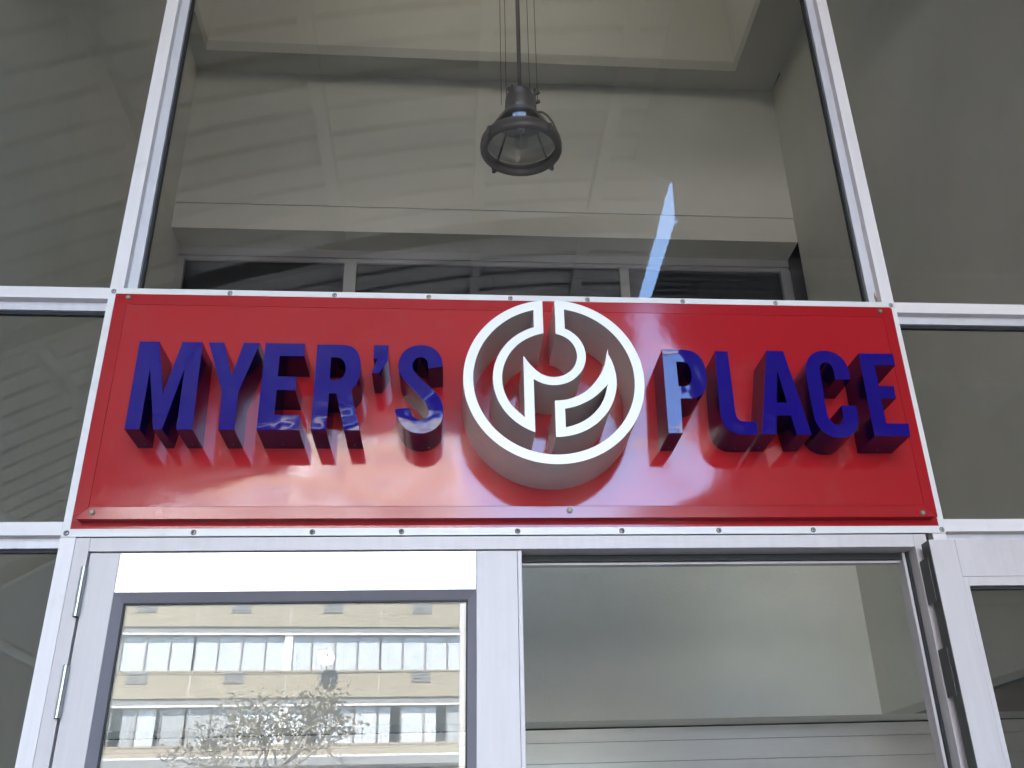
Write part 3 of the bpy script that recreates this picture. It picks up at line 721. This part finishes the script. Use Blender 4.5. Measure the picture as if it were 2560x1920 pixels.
for f in range(NF):
    zs = ZB+f*FL
    ap('sill', 'white_line' if f == 9 else 'sand_wall', WX0, WX1, -.2, .06, zs-.07, zs-.002)
    ap('white_trim', 'white_line', WX0, WX1, -.1, .085, zs+WH+.035, zs+WH+.095)
    ap('lintel_shade_band', 'grey_band', WX0, WX1, -.6, -.02, zs+WH+.096, zs+WH+.34)  # grey colour stands for the shade under the spandrel
    ap('room_floor', 'grey_band', WX0, WX1, -1.15, -.21, zs-.07, zs-.01)
    for b in range(NB0, NB1):
        x0 = b*BAY
        MB().box(x0+.008, x0+BAY-.008, -.30, .04, zs+WH+.345 if f < NF else 0, zs+FL-.072).build('spandrel', 'sand_wall', ab)
        w_ = link('window', frame_me, ab); w_.location = (x0, -.06, zs)
        for i in range(4):
            q = link('pane', pane_me, w_); q.location = (i*BAY/4+.0275, -.003, 0)
            r_ = random.random()*(.82 if f == 1 else 1)
            kind = 'curtain_white' if r_ < (.78 if f == 1 else .46) else 'curtain_lace' if r_ < .80 else 'curtain_blue' if r_ < .88 else 'curtain_pink' if r_ < .93 else None
            if kind:
                j = 0 if f == 1 else random.choice((0, 0, 0, 1, 2)); me = DR[kind][j]
                q = link('curtain', me, w_)
                q.location = (i*BAY/4+.0275 + (random.choice((0, 1-(1,.55,.8)[j]))*pw_), -.07, 0)
        v = link('vent', vent_me, ab); v.location = (x0+BAY/2-.36-.15, .041, zs+WH+.86)
        q = link('louvre', lou_me, v)
    MB().box(-.15, .15, -.32, .03, zs-.001, zs+WH+.034).build('pier', 'white_line', ab)
    for b in range(NB0+1, NB1): MB().box(b*BAY-.02, b*BAY+.02, -.29, .036, zs+WH+.346, zs+FL-.073).build('joint_strip', 'white_line', ab)
ap('spandrel', 'sand_wall', WX0, WX1, -.30, .04, 5.37, ZB-.072)
ap('white_trim', 'white_line', WX0, WX1, -.1, .085, 5.361, 5.42)
ap('parapet', 'sand_wall', WX0, WX1, -.5, .05, ZB+NF*FL-.07, ZB+NF*FL+.12)
sdish = thing('satellite_dish', 'white satellite dish on the apartment wall reflected in the door', 'satellite dish', (-4.72, -35.9, 8.75))
sdish.rotation_euler = (R(-70), 0, R(-15))
MB().lathe([(.0001,-.09),(.12,-.08),(.24,-.045),(.31,0),(.315,.0),(.24,-.052),(.12,-.09),(.0001,-.10)], n=32).build('dish', 'white_post', sdish, smooth=60)
MB().tube((0,.25,-.05), (0,.05,.28), .012, n=8).build('feed_arm', 'vent', sdish)
MB().tube((0,.05,.25), (0,.03,.33), .03, n=10).build('receiver', 'vent', sdish)
MB().tube((0,0,-.10), (.1,.45,-.35), .025, n=8).build('mount', 'vent', sdish)
# overhead cable and street tree
m = MB(); P = []
for i in range(25):
    x = -30+i*2.5; P.append((x, -30.5, 7.25+.0009*(x+2)**2))
for a, b in zip(P, P[1:]): m.tube(a, b, .012, n=5, caps=False)
tag(m.build('overhead_cable', 'cable'), 'thin overhead cable crossing before the apartment block in the reflection', 'cable')

tr = thing('street_tree', 'sparse street tree with few brownish leaves reflected in the door glass', 'tree', (-3.65, -18.9, -.28))
random.seed(5)
tb = MB(); tips = []
def branch(p, d, L, r, lev):
    q = p + d*L; n = 8 if lev < 2 else 5
    tb.tube(p, q, r, r*.72, n=n, caps=False)
    if lev >= 3: tips.append((p.lerp(q, .4), d)); tips.append((q, d))
    if lev >= 6 or r < .004: return
    for k in range(2 if lev > 0 else 3):
        ax = d.orthogonal().normalized(); ax.rotate(Matrix.Rotation(random.uniform(0, 2*math.pi), 3, d))
        nd = d.copy(); nd.rotate(Matrix.Rotation(R(random.uniform(22, 52)), 3, ax)); nd.z += .10
        branch(q, nd.normalized(), L*random.uniform(.66, .86), r*random.uniform(.58, .74), lev+1)
branch(Vector((0,0,0)), Vector((.02,0,1)).normalized(), 3.05, .085, 0) if False else None
tb.tube((0,0,-.05), (.02,0,1.6), .11, .09, n=10); tb.tube((.02,0,1.6), (0,.02,3.25), .09, .075, n=10, caps=False)
for a in range(7):
    t_ = a*2*math.pi/7+.3; el = R(random.uniform(15, 70))
    d = Vector((math.cos(t_)*math.cos(el), math.sin(t_)*math.cos(el), math.sin(el)))
    branch(Vector((0,.02,3.2-.1*(a % 3))), d, random.uniform(.55, .8), .045, 1)
tb.build('trunk', 'bark', tr, smooth=60)
lm = MB()
for p, d in tips:
    for k in range(3):
        c = p + Vector((random.gauss(0,.13), random.gauss(0,.13), random.gauss(0,.11)))
        a = Vector((random.gauss(0,1), random.gauss(0,1), random.gauss(0,1))).normalized(); b = a.orthogonal().normalized()
        s = random.uniform(.03, .065)
        lm.poly([tuple(c-a*s), tuple(c+b*s*.5), tuple(c+a*s), tuple(c-b*s*.5)])
lm.build('crown', 'leaf', tr, kind='stuff')
